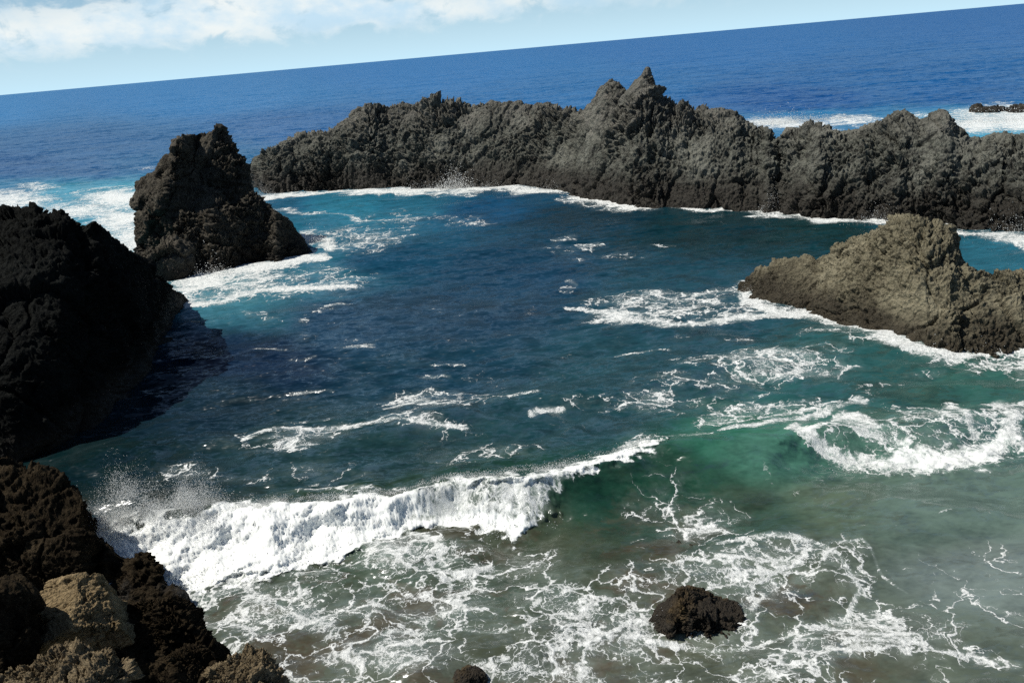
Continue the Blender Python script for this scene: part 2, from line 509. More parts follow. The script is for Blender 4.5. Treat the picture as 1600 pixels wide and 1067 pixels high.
# ---- near shore rocks
near_rows = [
    (-520, 1050, 640, 3, 9), (-320, 1010, 690, 2.6, 8), (-160, 985, 715, 2.4, 6), (-60, 970, 728, 2.3, 5), (0, 962, 732, 2.2, 4.5), (40, 957, 735, 2.1, 4), (70, 953, 738, 2.1, 3.5), (100, 950, 758, 1.9, 3), (128, 947, 774, 1.6, 2.5), (137, 945, 800, 1.3, 2), (141, 945, 840, 1.1, 2),
    (150, 940, 852, 1.2, 2.2), (175, 952, 862, 1.3, 2.0), (203, 958, 868, 1.2, 1.8), (212, 960, 860, 1.2, 1.7), (240, 962, 862, 1.2, 1.6), (249, 964, 888, 1.0, 1.4), (253, 966, 926, 0.8, 1), (268, 974, 934, 0.7, 1), (280, 980, 950, 0.5, 1)]
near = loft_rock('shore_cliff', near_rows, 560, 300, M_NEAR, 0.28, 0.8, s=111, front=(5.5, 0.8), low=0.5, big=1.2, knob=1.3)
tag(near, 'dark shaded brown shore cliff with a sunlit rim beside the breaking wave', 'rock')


def near_rock(name, px, py, z, rad, mat, label, amp=0.1, size=0.35, s=0, n=110, rot=0.0, flat=(), octs=4, power=2.4, knob=1.0, low=0.5):
    c = on_z(px, py, z)
    o = ball_rock(name, c, rad, mat, amp, size, s, n, rot, flat, None, octs, 0.0, power, knob, low)
    return tag(o, label, 'rock')


near_rock('boulder', 118, 972, 2.35, (1.14, 0.85, 0.68), M_PALE, 'pale tan pitted boulder with a flat sunlit face, largest among the shore rocks', 0.12, 0.55, 121, 190, 0.25,
          ((-0.55, -0.42, 0.72, 0.42), (0.55, -0.45, 0.7, 0.5), (0.1, -1, -0.15, 0.5), (0.95, 0.1, 0.2, 0.62), (-0.95, 0.2, 0.1, 0.7)), power=4.0, knob=1.5)
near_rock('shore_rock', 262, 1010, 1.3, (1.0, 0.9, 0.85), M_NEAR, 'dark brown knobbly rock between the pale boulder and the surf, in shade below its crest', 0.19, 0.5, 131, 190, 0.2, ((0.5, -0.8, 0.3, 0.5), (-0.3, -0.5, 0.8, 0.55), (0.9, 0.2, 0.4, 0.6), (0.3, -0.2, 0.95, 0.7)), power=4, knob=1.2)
near_rock('shore_rock', 95, 1085, 2.3, (1.15, 0.7, 0.62), M_CLINK, 'rough tan clinker rock below the pale flat faced boulder, cut by the lower edge', 0.14, 0.32, 141, 210, 0.1, ((-0.3, -0.3, 0.9, 0.75),), knob=1.6)
near_rock('shore_rock', 382, 1076, 1.2, (0.66, 0.6, 0.55), M_CLINK, 'orange tan rubbly rock at the lower edge beside shallow foam, apart from the pale boulder', 0.12, 0.26, 151, 190, 0.5, ((-0.4, -0.3, 0.9, 0.7),), knob=1.6)
near_rock('shore_rock', 300, 1055, 1.35, (0.5, 0.5, 0.5), M_NEAR, 'small dark knobbly rock wedged next to the orange tan rubbly rock', 0.13, 0.35, 161, 130, 0.8, ((0.2, -0.7, 0.6, 0.65),), power=3, knob=1.2)
near_rock('shore_rock', 70, 1060, 0.9, (2.6, 1.5, 1.15), M_NEAR, 'broad dark rock ledge carrying the pale boulder and the clinker rock', 0.22, 0.7, 211, 180, 0.15, ((0.1, -0.7, 0.7, 0.75),), power=3, knob=1.2)
near_rock('shore_rock', -25, 990, 2.9, (0.8, 0.9, 0.8), M_NEAR, 'dark shaded rock cut by the photo edge beside the pale boulder', 0.14, 0.5, 171, 150, 0.1, ((0.5, -0.7, 0.4, 0.65),), power=3, knob=1.2)
c = on_z(1098, 985)
o = ball_rock('surf_rock', (c[0], c[1] + 0.35, 0.12), (0.95, 0.58, 0.55), M_BROWN, 0.15, 0.4, 181, 170, 0.0, ((0.62, -0.1, 0.8, 0.42), (-0.8, 0.0, 0.5, 0.75), (0.1, -0.9, 0.5, 0.7)), None, 4, knob=1.9)
tag(o, 'dark brown rock standing alone in the shallow foam, wet and rough', 'rock')
c = on_z(735, 1066)
o = ball_rock('surf_rock', (c[0], c[1], 0.05), (0.33, 0.3, 0.28), M_BROWN, 0.1, 0.25, 191, 80, 0.3, (), None, 3)
tag(o, 'small brown rock tip poking out of the foam at the lower edge', 'rock')
c = on_z(1062, 868)
o = ball_rock('surf_rock', (c[0], c[1], -0.12), (0.4, 0.45, 0.3), M_BROWN, 0.1, 0.25, 201, 60, 0.3, (), None, 3)
tag(o, 'olive brown rock barely awash under the wave face', 'rock')

# ------------------------------------------------------------------ the sea
th_in = np.radians(np.linspace(-43, 43, 1150))
th_out = np.radians(np.linspace(43, 317, 60)[1:-1])
TH = np.concatenate([th_in, th_out])
dep = np.radians(np.concatenate([np.linspace(50, 12, 640), np.linspace(12, 0.3, 330)[1:]]))
RR = np.concatenate([[0.5, 3, 6, 8.5], 12.0 / np.tan(dep), np.geomspace(2500, 90000, 24)])
nth, nr = len(TH), len(RR)
T2, R2 = np.meshgrid(TH, RR, indexing='ij')
X = (R2 * np.sin(T2)).ravel()
Y = (R2 * np.cos(T2)).ravel()
r = R2.ravel()
th = np.where(T2.ravel() > math.pi, T2.ravel() - 2 * math.pi, T2.ravel())
Z = np.zeros_like(X)
PX, PY = project(np.stack([X, Y, Z], 1))
view = np.isfinite(PX) & (np.abs(PX - 800) < 1300) & (PY > -40) & (PY < 1700)
PXv, PYv = PX[view], PY[view]
Xv, Yv, rv, thv = X[view], Y[view], r[view], th[view]
XY0 = np.stack([Xv, Yv, np.zeros_like(Xv)], 1)
wob = np.stack([fbm(XY0 * 0.35, 3, 301), fbm(XY0 * 0.35 + 40, 3, 302)], 1)
kpx = FPX / np.maximum(rv, 8)            # pixels per metre
wx = PXv + wob[:, 0] * np.minimum(kpx * 1.2, 40)
wy = PYv + wob[:, 1] * np.minimum(kpx * 0.5, 18)


def line_field(pts, w, sx=0.6):
    """how near a place is to a streak; pts: px, py[, width factor]"""
    best = np.full(len(wx), 9.0)
    for a, b_ in zip(pts[:-1], pts[1:]):
        ax, ay = a[0] * sx, a[1]
        bx, by = b_[0] * sx, b_[1]
        wa = a[2] if len(a) > 2 else 1.0
        wb = b_[2] if len(b_) > 2 else 1.0
        dx, dy = bx - ax, by - ay
        t = np.clip(((wx * sx - ax) * dx + (wy - ay) * dy) / (dx * dx + dy * dy + 1e-9), 0, 1)
        d = np.hypot(wx * sx - ax - t * dx, wy - ay - t * dy) / (w * (wa + (wb - wa) * t))
        best = np.minimum(best, d)
    return np.exp(-best ** 2)


def blob(cx, cy, rx, ry):
    return np.exp(-((wx - cx) / rx) ** 2 - ((wy - cy) / ry) ** 2)


foam = np.zeros(len(wx))


def add(fld, k):
    global foam
    foam = np.maximum(foam, fld * k)


# outside the pool
for a in ((20, 312, 70, 16, .9), (60, 292, 45, 7, .6), (185, 312, 65, 16, 1.15), (120, 332, 70, 16, .9), (190, 345, 50, 22, 1.1), (205, 380, 40, 30, 1.0), (235, 265, 40, 6, .35), (0, 320, 40, 12, .8)):
    add(blob(*a[:4]), a[4])
for a in ((1210, 194, 60, 9, 1.0), (1270, 200, 40, 12, 1.0), (1330, 190, 60, 9, .8), (1440, 180, 50, 7, .5), (1530, 195, 60, 16, 1.1), (1610, 188, 90, 20, 1.15), (1590, 168, 70, 6, .8), (1520, 178, 50, 8, .8), (1700, 190, 100, 25, 1.1)):
    add(blob(*a[:4]), a[4])
# along the foot of the ridge
add(line_field([(405, 309, 1.3), (450, 304), (520, 299), (560, 298), (640, 299, 1.3), (715, 297, 1.8), (770, 297, 1.2), (850, 297, 1.2), (905, 307, 1.5), (960, 321, 1.2), (1010, 330, .8), (1100, 333, .7), (1200, 333, 1.0), (1290, 347, 1.1), (1380, 352, 1.4), (1450, 356), (1520, 366, 1.4), (1600, 376, 2)], 5.0), 1.0)
add(line_field([(850, 297), (900, 315), (960, 330), (1010, 334)], 9), .5)
add(line_field([(1500, 368), (1560, 378), (1620, 388)], 9), .8)
# round the sea stack
add(line_field([(292, 452, 1), (330, 436, 1.6), (390, 424, 1.4), (440, 414, 1.1), (492, 402, .8)], 9), 1.1)
add(line_field([(285, 474, 1.4), (340, 468, 1.3), (400, 460, 1), (470, 450, .8), (560, 452, .5)], 8), 1.0)
add(blob(380, 445, 130, 30), .62)
add(blob(520, 440, 90, 28), .45)
add(line_field([(480, 372, 1.2), (500, 375, 1), (505, 385, .8)], 9), 1.0)
add(blob(560, 375, 90, 28), .48)
add(blob(640, 345, 90, 22), .36)
add(line_field([(420, 330), (520, 335), (600, 345)], 4), .5)
# streaks in the middle and by the outcrop
add(line_field([(885, 492), (960, 500, 1.2), (1060, 508, 1.2), (1130, 500), (1220, 490)], 6), .85)
add(line_field([(1040, 462), (1110, 458), (1165, 462)], 6), .6)
add(blob(1060, 480, 170, 30), .5)
add(line_field([(1160, 452, .8), (1172, 474, 1), (1250, 490, .9), (1330, 520, 1.2), (1405, 548, 1.4), (1480, 564, 1.5), (1560, 562, 1.1), (1650, 560, 1.2)], 8), 1.1)
add(blob(1330, 530, 110, 24), .45)
add(blob(1570, 582, 90, 22), .62)
add(blob(1200, 575, 150, 30), .56)
add(blob(1100, 610, 90, 22), .52)
add(blob(1310, 585, 50, 14), .55)
add(line_field([(960, 558), (1000, 552), (1060, 545)], 4), .6)
add(blob(1100, 660, 120, 20), .42)
# low swell before the breaker
add(line_field([(380, 698, .7), (440, 688), (540, 684, 1.1), (620, 668, .9), (730, 680, 1)], 5), .74)
add(line_field([(590, 650), (650, 640, 1.2), (720, 640)], 5), .7)
add(blob(650, 665, 90, 26), .46)
add(line_field([(800, 645), (840, 638)], 4), .75)
add(line_field([(820, 668), (850, 660, 1.2), (885, 652)], 4), .85)
add(blob(500, 755, 160, 28), .36)
add(blob(330, 745, 120, 20), .32)
# lace in the shallows
for a in ((430, 960, 140, 65, .60), (640, 880, 150, 45, .56), (690, 950, 170, 75, .55), (860, 960, 180, 75, .54), (980, 1000, 120, 60, .62), (600, 1030, 230, 55, .55), (820, 1055, 200, 40, .54), (1150, 900, 140, 60, .58),
          (1080, 830, 90, 50, .50), (1280, 900, 150, 60, .54), (1350, 1000, 170, 60, .54), (1120, 1010, 110, 40, .60), (1180, 1060, 120, 30, .60), (1480, 1010, 160, 60, .42), (1550, 880, 200, 70, .27), (1340, 720, 120, 40, .3), (350, 920, 70, 50, .66), (505, 990, 40, 30, .75), (1050, 790, 90, 40, .42), (1180, 925, 35, 26, .78), (1200, 900, 60, 22, .7)):
    add(blob(*a[:4]), a[4])
for ln, w_, k_ in (([(560, 865), (640, 835, 1.2), (690, 862, 1.3), (700, 905), (760, 900)], 5, .95), ([(690, 900), (680, 930), (705, 955)], 4, .9), ([(560, 940), (640, 965, 1.2), (700, 955)], 4, .85),
                   ([(1120, 855), (1180, 848, 1.3), (1250, 862), (1300, 885, 1.2), (1350, 925, 1.2), (1325, 965)], 5, .95), ([(1325, 965), (1350, 1000), (1290, 975, .8)], 4, .85),
                   ([(1240, 870), (1350, 855, .8), (1400, 900, .8), (1440, 925, .6)], 4, .7), ([(1270, 1000), (1350, 1010, 1.3), (1400, 1003), (1500, 1030, 1.4), (1600, 1052, 2)], 5, .75),
                   ([(1025, 1003), (1100, 1008, 1.2), (1180, 1012), (1240, 990)], 5, .95), ([(720, 985), (780, 1000), (830, 985), (810, 960)], 4, .8), ([(530, 1010), (600, 985, 1.1), (680, 990)], 5, .8),
                   ([(780, 1040), (830, 1050), (900, 1060), (930, 1067)], 5, .8), ([(1160, 955, 1.2), (1175, 930), (1210, 890)], 6, .9), ([(1390, 870), (1440, 890), (1500, 920)], 7, .42), ([(1500, 890), (1540, 940), (1600, 970)], 9, .42)):
    add(line_field(ln, w_ * 1.3, 0.9), k_ * 0.8)

foam = np.maximum(foam, 0.37 * np.clip((wy - 840) / 60, 0, 1) * np.clip((1500 - wx) / 250, 0.72, 1))
foam = np.maximum(foam, 0.18 * np.clip((wy - 400) / 80, 0, 1) * np.clip((wx - 250) / 150, 0, 1))
for a in ((700, 640, 160, 22, .42), (450, 700, 140, 22, .42), (980, 640, 120, 25, .4), (760, 720, 120, 25, .4), (730, 350, 60, 12, .4), (930, 400, 120, 20, .3), (1180, 640, 160, 20, .5), (1000, 720, 60, 40, .4), (600, 800, 200, 12, .45)):
    add(blob(*a[:4]), a[4])
for k in range(44):      # short streaks of old foam lying along the swell
    x_, y_ = rng.uniform(320, 1550), rng.uniform(360, 690)
    if y_ < 470 and x_ > 1150:
        continue
    l_ = rng.uniform(8, 38) * (y_ / 560)
    t_ = rng.uniform(-0.35, 0.1)
    add(line_field([(x_ - l_, y_ - l_ * t_ * 0.5), (x_, y_ + rng.uniform(-2, 2), 1.2), (x_ + l_, y_ + l_ * t_ * 0.5)], rng.uniform(2.5, 6.0)), rng.uniform(.30, .52))
# the breaking wave: crest line, foot line, height
cp = [(60, 862, .15), (150, 842, .45), (210, 815, .62), (330, 800, .68), (470, 785, .7), (620, 772, .75), (690, 752, .85), (760, 746, .95), (830, 740, .95), (900, 727, .85), (960, 714, .85), (1015, 690, .85),
      (1100, 690, .75), (1200, 686, .7), (1260, 676, .6), (1340, 664, .5), (1420, 658, .42), (1500, 650, .4), (1600, 636, .35), (1750, 625, .35)]
fp = [(100, 925), (180, 922), (250, 925), (320, 908), (400, 895), (480, 875), (560, 858), (640, 830), (700, 822), (760, 842), (800, 850), (850, 836), (880, 815), (920, 815), (980, 815), (1050, 805),
      (1120, 800), (1200, 780), (1260, 755), (1320, 738), (1400, 738), (1480, 740), (1560, 728), (1620, 715), (1750, 690)]
cc = np.array([(lambda p: (math.atan2(p[0], p[1]), math.hypot(p[0], p[1]), h_))(on_z(x_, y_, h_)) for x_, y_, h_ in cp])
ff = np.array([(lambda p: (math.atan2(p[0], p[1]), math.hypot(p[0], p[1])))(on_z(x_, y_, 0)) for x_, y_ in fp])


def smooth_interp(t, xp, yp):
    g = np.linspace(xp[0], xp[-1], 600)
    y = np.interp(g, xp, yp)
    k = np.hanning(21)
    y = np.convolve(np.pad(y, 10, mode='edge'), k / k.sum(), 'valid')
    return np.interp(t, g, y)


jit = vnoise(np.stack([thv * 60, thv * 0, thv * 0], 1), 5) * 0.12 + vnoise(np.stack([thv * 25, thv * 0 + 4, thv * 0], 1), 6) * 0.15
jit *= np.interp(PXv, [860, 1000, 1230, 1300], [1, .25, .25, 1])
rc = smooth_interp(thv, cc[:, 0], cc[:, 1]) + jit
rb = smooth_interp(thv, ff[:, 0], ff[:, 1]) + jit * 0.7
Hc = smooth_interp(thv, cc[:, 0], cc[:, 2])
Hc *= np.clip((thv - cc[0, 0]) / 0.05 + 0.0, 0, 1)
rb = np.minimum(rb, rc - 0.55)
q = (rc - rv) / (rc - rb)                  # 0 at the crest, 1 at the foot
front = np.clip(q, 0, 1)
hw = np.where(q >= 0, 0.5 + 0.5 * np.cos(np.pi * front ** 0.85), 1.0 / (1 + ((rv - rc) / 1.7) ** 2) * np.exp(-np.clip((rv - rc) / 6, 0, 50)))
hw = np.where(q > 1, 0, hw)
wave = Hc * hw
# trough just before the wave
wave -= 0.10 * Hc * np.exp(-((q - 1.25) / 0.3) ** 2)
# swell in the pool
sw = np.array([(lambda p: (math.atan2(p[0], p[1]), math.hypot(p[0], p[1])))(on_z(x_, y_, .25)) for x_, y_ in ((200, 705), (380, 694), (540, 680), (640, 660), (740, 640), (900, 622), (1050, 590), (1250, 560), (1500, 530))])
rs = smooth_interp(thv, sw[:, 0], sw[:, 1])
ds = rv - rs
wave += 0.42 * np.where(ds < 0, np.exp(-(ds / 0.9) ** 2), np.exp(-(ds / 2.6) ** 2)) * (0.6 + 0.5 * wob[:, 0])
# general chop
zc = np.zeros_like(rv)
for lam, ang, amp_ in ((9.5, -78, .16), (6.3, -100, .16), (4.1, -62, .13), (2.9, -112, .115), (2.0, -75, .09), (1.45, -135, .066), (1.05, -50, .05), (0.8, -95, .035)):
    kx, ky = math.cos(math.radians(ang)), math.sin(math.radians(ang))
    ph = (Xv * kx + Yv * ky) * 2 * math.pi / lam + 5 * vnoise(XY0 / (lam * 2.2), int(lam * 10)) 
    env = 0.5 + 0.9 * np.clip(vnoise(XY0 / (lam * 4) + 17, int(lam * 7)) + 0.3, 0, 1)
    s_ = np.sin(ph)
    fade = np.clip(1 - rv / (lam * 75), 0, 1)
    zc += amp_ * env * (0.6 * s_ + 0.5 * (1 - np.abs(np.sin(ph * 0.5 + 1))) * 1.2) * fade
# rip up of white water
mass = np.zeros_like(rv)


def addm(f_, k_):
    global mass
    mass = np.maximum(mass, f_ * k_)


qr = q
q = q + 0.30 * fbm(XY0 * 1.1, 3, 330) + 0.22 * fbm(XY0 * 4.5, 3, 340)     # torn edges
ql = np.clip((q + 0.25) / 0.3, 0, 1) * np.clip((1.15 - q) / 0.25, 0, 1)      # on the wave front
pxs = PXv + 46 * fbm(XY0 * 1.6, 4, 310, 0.6) + 18 * fbm(XY0 * 6, 3, 320)
left_zone = np.clip((690 - pxs) / 70, 0, 1) * np.clip((pxs - 90) / 60, 0, 1)
addm(ql * left_zone, 1.0)
mid_zone = np.clip((pxs - 570) / 60, 0, 1) * np.clip((930 - 75 * np.clip(q, 0, 1.1) - pxs) / 45, 0, 1)
addm(np.clip((q + 0.3) / 0.3, 0, 1) * np.clip((0.2 - q) / 0.25, 0, 1) * mid_zone, .8)
addm(np.exp(-((q - 0.88) / 0.26) ** 2) * mid_zone, .9)
add(ql * mid_zone, .72)
right_lip = np.clip((pxs - 860) / 40, 0, 1) * np.clip((1030 - pxs) / 30, 0, 1)
addm(np.clip((q + 0.35) / 0.3, 0, 1) * np.clip((0.32 - q) / 0.25, 0, 1) * right_lip, 1.0)
right_zone = np.clip((pxs - 1205 - 90 * np.clip(q, 0, 1)) / 60, 0, 1)
addm(np.exp(-((q - 0.85) / 0.3) ** 2) * np.clip((pxs - 1310) / 90, 0, 1) * np.clip((1620 - pxs) / 60, 0, 1), .66)
addm(np.exp(-((q + 0.0) / 0.35) ** 2) * right_zone * np.clip((1345 - pxs) / 60, 0, 1), .62)
add(ql * right_zone, .46)
add(line_field([(1120, 685), (1200, 668, 1.2), (1290, 655, 1.2), (1340, 640)], 6), .85)
add(line_field([(1170, 660), (1240, 652), (1300, 645)], 5), .7)
add(line_field([(1490, 635), (1500, 660, 1.3), (1530, 690)], 7), .8)
add(line_field([(1560, 640), (1590, 660, 1.5), (1580, 700)], 9), .9)
add(blob(1440, 675, 130, 32), .48)
add(line_field([(1235, 690), (1300, 712, 1.3), (1390, 728, 1.5), (1480, 730, 1.6), (1550, 715, 1.5), (1592, 680, 1.2)], 9), 1.0)
add(line_field([(1300, 668), (1350, 690, 1.3), (1420, 705)], 8), .8)
add(blob(1060, 700, 80, 12), .4)
foam = np.maximum(foam, mass)
# white water washing down in front of the left part
add(np.exp(-((q - 1.3) / 0.5) ** 2) * np.clip((600 - pxs) / 200, 0, 1) * np.clip((pxs - 120) / 60, 0, 1), .62)

lumps = np.zeros_like(rv)
sel = mass > 0.03
P3 = np.stack([Xv[sel], Yv[sel], wave[sel]], 1)
f1, f2, _ = worley(P3 / 0.55 + fbm(P3 * 2, 2, 9)[:, None] * 0.3, 77)
g1, g2, _ = worley(P3 / 0.2 + fbm(P3 * 5, 2, 19)[:, None] * 0.3, 78)
lumps[sel] = mass[sel] * (0.12 * (0.6 - f1) + 0.035 * (0.6 - g1) + 0.36 * fbm(P3 / 1.1, 5, 80, 0.5) + 0.05 * rng.random(sel.sum()) + 0.06)
zv = wave + zc * (1 - 0.5 * np.clip(mass, 0, 1)) + lumps * 0.7
# the lip leans over towards the shore
lean = 0.28 * Hc * np.exp(-((rv - rc) / 0.45) ** 2) * np.clip((pxs - 560) / 80, 0, 1) * np.clip((1060 - pxs) / 60, 0, 1)
lean2 = 0.12 * Hc * np.exp(-((rv - rc) / 0.5) ** 2)
lean = np.maximum(lean, lean2) + lumps * 1.1
zv += 0.05 * np.clip(foam - 0.5, 0, 1) * fbm(XY0 * 4, 3, 90)
rn = rv - lean
Z[view] = zv
X[view] = rn * np.sin(thv)
Y[view] = rn * np.cos(thv)

# colour of the water body: deep ocean blue, turquoise where foam is mixed in, green and sandy in the shallows; on the wave face, light shining through is painted green
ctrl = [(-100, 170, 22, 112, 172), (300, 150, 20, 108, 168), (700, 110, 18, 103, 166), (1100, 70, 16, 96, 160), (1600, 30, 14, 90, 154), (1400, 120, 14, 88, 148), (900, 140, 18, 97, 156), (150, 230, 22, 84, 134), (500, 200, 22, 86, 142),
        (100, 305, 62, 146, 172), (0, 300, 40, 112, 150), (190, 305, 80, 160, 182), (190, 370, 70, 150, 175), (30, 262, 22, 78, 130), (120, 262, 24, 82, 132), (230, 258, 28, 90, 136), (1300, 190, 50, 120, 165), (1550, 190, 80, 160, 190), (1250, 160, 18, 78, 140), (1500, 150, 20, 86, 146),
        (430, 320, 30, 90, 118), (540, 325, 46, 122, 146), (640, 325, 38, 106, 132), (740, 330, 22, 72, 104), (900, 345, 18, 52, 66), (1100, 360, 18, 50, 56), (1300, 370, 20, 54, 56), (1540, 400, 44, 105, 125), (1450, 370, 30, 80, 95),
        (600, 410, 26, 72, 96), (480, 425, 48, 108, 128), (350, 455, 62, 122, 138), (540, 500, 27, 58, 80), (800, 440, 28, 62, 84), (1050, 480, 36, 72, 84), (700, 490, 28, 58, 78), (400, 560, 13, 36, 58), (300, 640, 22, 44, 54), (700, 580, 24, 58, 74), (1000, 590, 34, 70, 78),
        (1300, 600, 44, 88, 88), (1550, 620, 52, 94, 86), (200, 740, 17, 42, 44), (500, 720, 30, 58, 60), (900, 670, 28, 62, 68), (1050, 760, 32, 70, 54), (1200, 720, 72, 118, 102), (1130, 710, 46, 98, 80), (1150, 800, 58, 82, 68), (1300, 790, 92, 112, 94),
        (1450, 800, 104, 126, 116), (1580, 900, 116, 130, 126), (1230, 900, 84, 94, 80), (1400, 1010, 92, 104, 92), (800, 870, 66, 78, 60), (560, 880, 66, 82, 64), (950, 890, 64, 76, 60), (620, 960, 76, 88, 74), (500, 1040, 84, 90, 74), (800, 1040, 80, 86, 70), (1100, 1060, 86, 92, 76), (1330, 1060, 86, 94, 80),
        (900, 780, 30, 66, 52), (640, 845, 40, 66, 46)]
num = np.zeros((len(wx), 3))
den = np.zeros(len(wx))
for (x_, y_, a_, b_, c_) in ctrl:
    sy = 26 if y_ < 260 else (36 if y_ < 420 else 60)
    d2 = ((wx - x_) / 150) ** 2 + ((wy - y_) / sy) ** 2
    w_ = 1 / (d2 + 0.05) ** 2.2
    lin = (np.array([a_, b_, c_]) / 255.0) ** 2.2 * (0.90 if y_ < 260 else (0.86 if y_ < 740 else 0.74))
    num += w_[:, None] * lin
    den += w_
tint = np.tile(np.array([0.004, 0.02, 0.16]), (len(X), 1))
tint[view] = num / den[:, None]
foam_all = np.zeros(len(X))
foam_all[view] = foam
mass_all = np.zeros(len(X))
mass_all[view] = mass
shal = np.zeros(len(X))
shal[view] = np.clip((PYv - 760) / 120, 0, 1) * np.clip((1480 - PXv) / 200, 0.2, 1)

V = np.stack([X, Y, Z], 1)
fc = grid_faces(nth, nr, wrap=True)

# water material
M_WATER, nt = new_mat('sea_water')
b = NB(nt)
geo = b.n('ShaderNodeNewGeometry')
P = geo.outputs['Position']
at = b.n('ShaderNodeAttribute', attribute_name='tint')
af = b.n('ShaderNodeAttribute', attribute_name='foam').outputs['Fac']
am = b.n('ShaderNodeAttribute', attribute_name='mass').outputs['Fac']
ash = b.n('ShaderNodeAttribute', attribute_name='shallow').outputs['Fac']
flat = b.vmath('MULTIPLY', P, (1, 1, 0.35))
# warped foam lace
w1 = b.n('ShaderNodeTexNoise')
b.put(w1.inputs['Vector'], flat)
w1.inputs['Scale'].default_value = 0.55
w1.inputs['Detail'].default_value = 5
w1.inputs['Roughness'].default_value = 0.6
warp = b.vmath('SCALE', b.vmath('SUBTRACT', w1.outputs['Color'], (0.5, 0.5, 0.5)), scale=2.6)
pw = b.vmath('ADD', flat, warp)
w2 = b.n('ShaderNodeTexNoise')
b.put(w2.inputs['Vector'], flat)
w2.inputs['Scale'].default_value = 3.2
w2.inputs['Detail'].default_value = 4
pw = b.vmath('ADD', pw, b.vmath('SCALE', b.vmath('SUBTRACT', w2.outputs['Color'], (0.5, 0.5, 0.5)), scale=0.42))
e1 = b.voro(pw, 0.75, 'DISTANCE_TO_EDGE')
e2 = b.voro(b.vmath('ADD', pw, (13.1, 4.7, 0)), 1.9, 'DISTANCE_TO_EDGE')
e3 = b.voro(b.vmath('ADD', pw, (3.1, 24.7, 0)), 5.2, 'DISTANCE_TO_EDGE')
patch = b.noise(flat, 0.5, 4, 0.6)
fine = b.noise(b.vmath('ADD', flat, b.vmath('SCALE', warp, scale=0.25)), 6.0, 7, 0.75)
mid = b.noise(pw, 1.6, 5, 0.65)
# local amount of foam
amt = b.math('ADD', af, b.math('MULTIPLY', b.math('SUBTRACT', patch, 0.5), b.math('MULTIPLY', b.step(af, 0.05, 0.35), 0.9)))
amt = b.math('ADD', amt, b.math('MULTIPLY', b.math('SUBTRACT', mid, 0.5), b.math('MULTIPLY', b.step(af, 0.05, 0.35), 0.75)))


def veins(e, wscale, lo):
    a_ = b.math('SUBTRACT', amt, lo)
    w_ = b.math('MAXIMUM', b.math('MULTIPLY', a_, wscale), 0.0005)
    w_ = b.math('MULTIPLY', w_, b.math('MAXIMUM', b.math('SUBTRACT', b.math('MULTIPLY', fine, 3.2), 0.75), 0.02))
    inner = b.math('MULTIPLY', w_, 0.25)
    return b.math('MULTIPLY', b.step(e, inner, w_, 1.0, 0.0), b.step(a_, 0.0, 0.12))


v1 = veins(e1, 0.30, 0.20)
v2 = veins(e2, 0.32, 0.30)
v3 = veins(e3, 0.52, 0.42)
sol = b.step(b.math('ADD', amt, b.math('MULTIPLY', b.math('SUBTRACT', fine, 0.5), 0.9)), 0.68, 0.95)
fo = b.math('MAXIMUM', b.math('MAXIMUM', v1, b.math('MULTIPLY', v2, 0.9)), b.math('MAXIMUM', b.math('MULTIPLY', v3, 0.8), sol))
fo = b.math('MULTIPLY', fo, b.math('ADD', 0.55, b.math('MULTIPLY', b.step(fine, 0.3, 0.6), 0.45)))
fo = b.math('MAXIMUM', fo, b.step(b.math('ADD', am, b.math('MULTIPLY', b.math('SUBTRACT', fine, 0.5), 0.8)), 0.42, 0.72))
# scattered flecks
fl = b.voro(pw, 1.1)
fleck = b.math('MULTIPLY', b.step(fl, 0.05, 0.11, 1.0, 0.0), b.step(b.noise(flat, 0.22, 3, 0.6), 0.56, 0.66))
fo = b.math('MAXIMUM', fo, b.math('MULTIPLY', fleck, b.math('MULTIPLY', b.step(af, 0.02, 0.2), 0.0)))
# milky water under foam and sand stirred up
milk = b.math('MULTIPLY', b.step(amt, 0.10, 0.9), 0.32)
sandn = b.noise(pw, 0.33, 4, 0.6)
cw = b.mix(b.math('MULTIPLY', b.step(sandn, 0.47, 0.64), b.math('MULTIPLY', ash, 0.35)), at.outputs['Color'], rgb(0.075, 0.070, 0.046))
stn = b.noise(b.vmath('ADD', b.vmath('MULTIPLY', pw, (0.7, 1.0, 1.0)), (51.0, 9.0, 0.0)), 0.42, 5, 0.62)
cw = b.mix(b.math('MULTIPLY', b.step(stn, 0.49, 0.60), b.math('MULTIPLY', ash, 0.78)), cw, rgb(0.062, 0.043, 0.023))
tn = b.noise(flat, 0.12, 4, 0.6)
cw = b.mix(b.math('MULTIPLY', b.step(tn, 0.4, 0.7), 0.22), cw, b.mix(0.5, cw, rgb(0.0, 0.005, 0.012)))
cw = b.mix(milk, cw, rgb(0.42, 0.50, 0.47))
wd = b.n('ShaderNodeBsdfDiffuse')
b.put(wd.inputs['Color'], cw)
wg = b.n('ShaderNodeBsdfGlossy')
wg.inputs['Color'].default_value = (0.95, 0.97, 1.0, 1)
wg.inputs['Roughness'].default_value = 0.20
wf_ = b.n('ShaderNodeFresnel')
wf_.inputs['IOR'].default_value = 1.33
ws = b.n('ShaderNodeMixShader')
# a wind roughened sea never mirrors the horizon fully: wave faces hide each other
b.put(ws.inputs[0], b.math('MINIMUM', b.math('MULTIPLY', wf_.outputs[0], 1.15), 0.30))
nt.links.new(wd.outputs[0], ws.inputs[1])
nt.links.new(wg.outputs[0], ws.inputs[2])
# ripples
rp_ = b.n('ShaderNodeMapping')
b.put(rp_.inputs['Vector'], P)
rp_.inputs['Rotation'].default_value = (0, 0, math.radians(-12))
rp_.inputs['Scale'].default_value = (0.55, 1.0, 1.0)
rv_ = rp_.outputs[0]


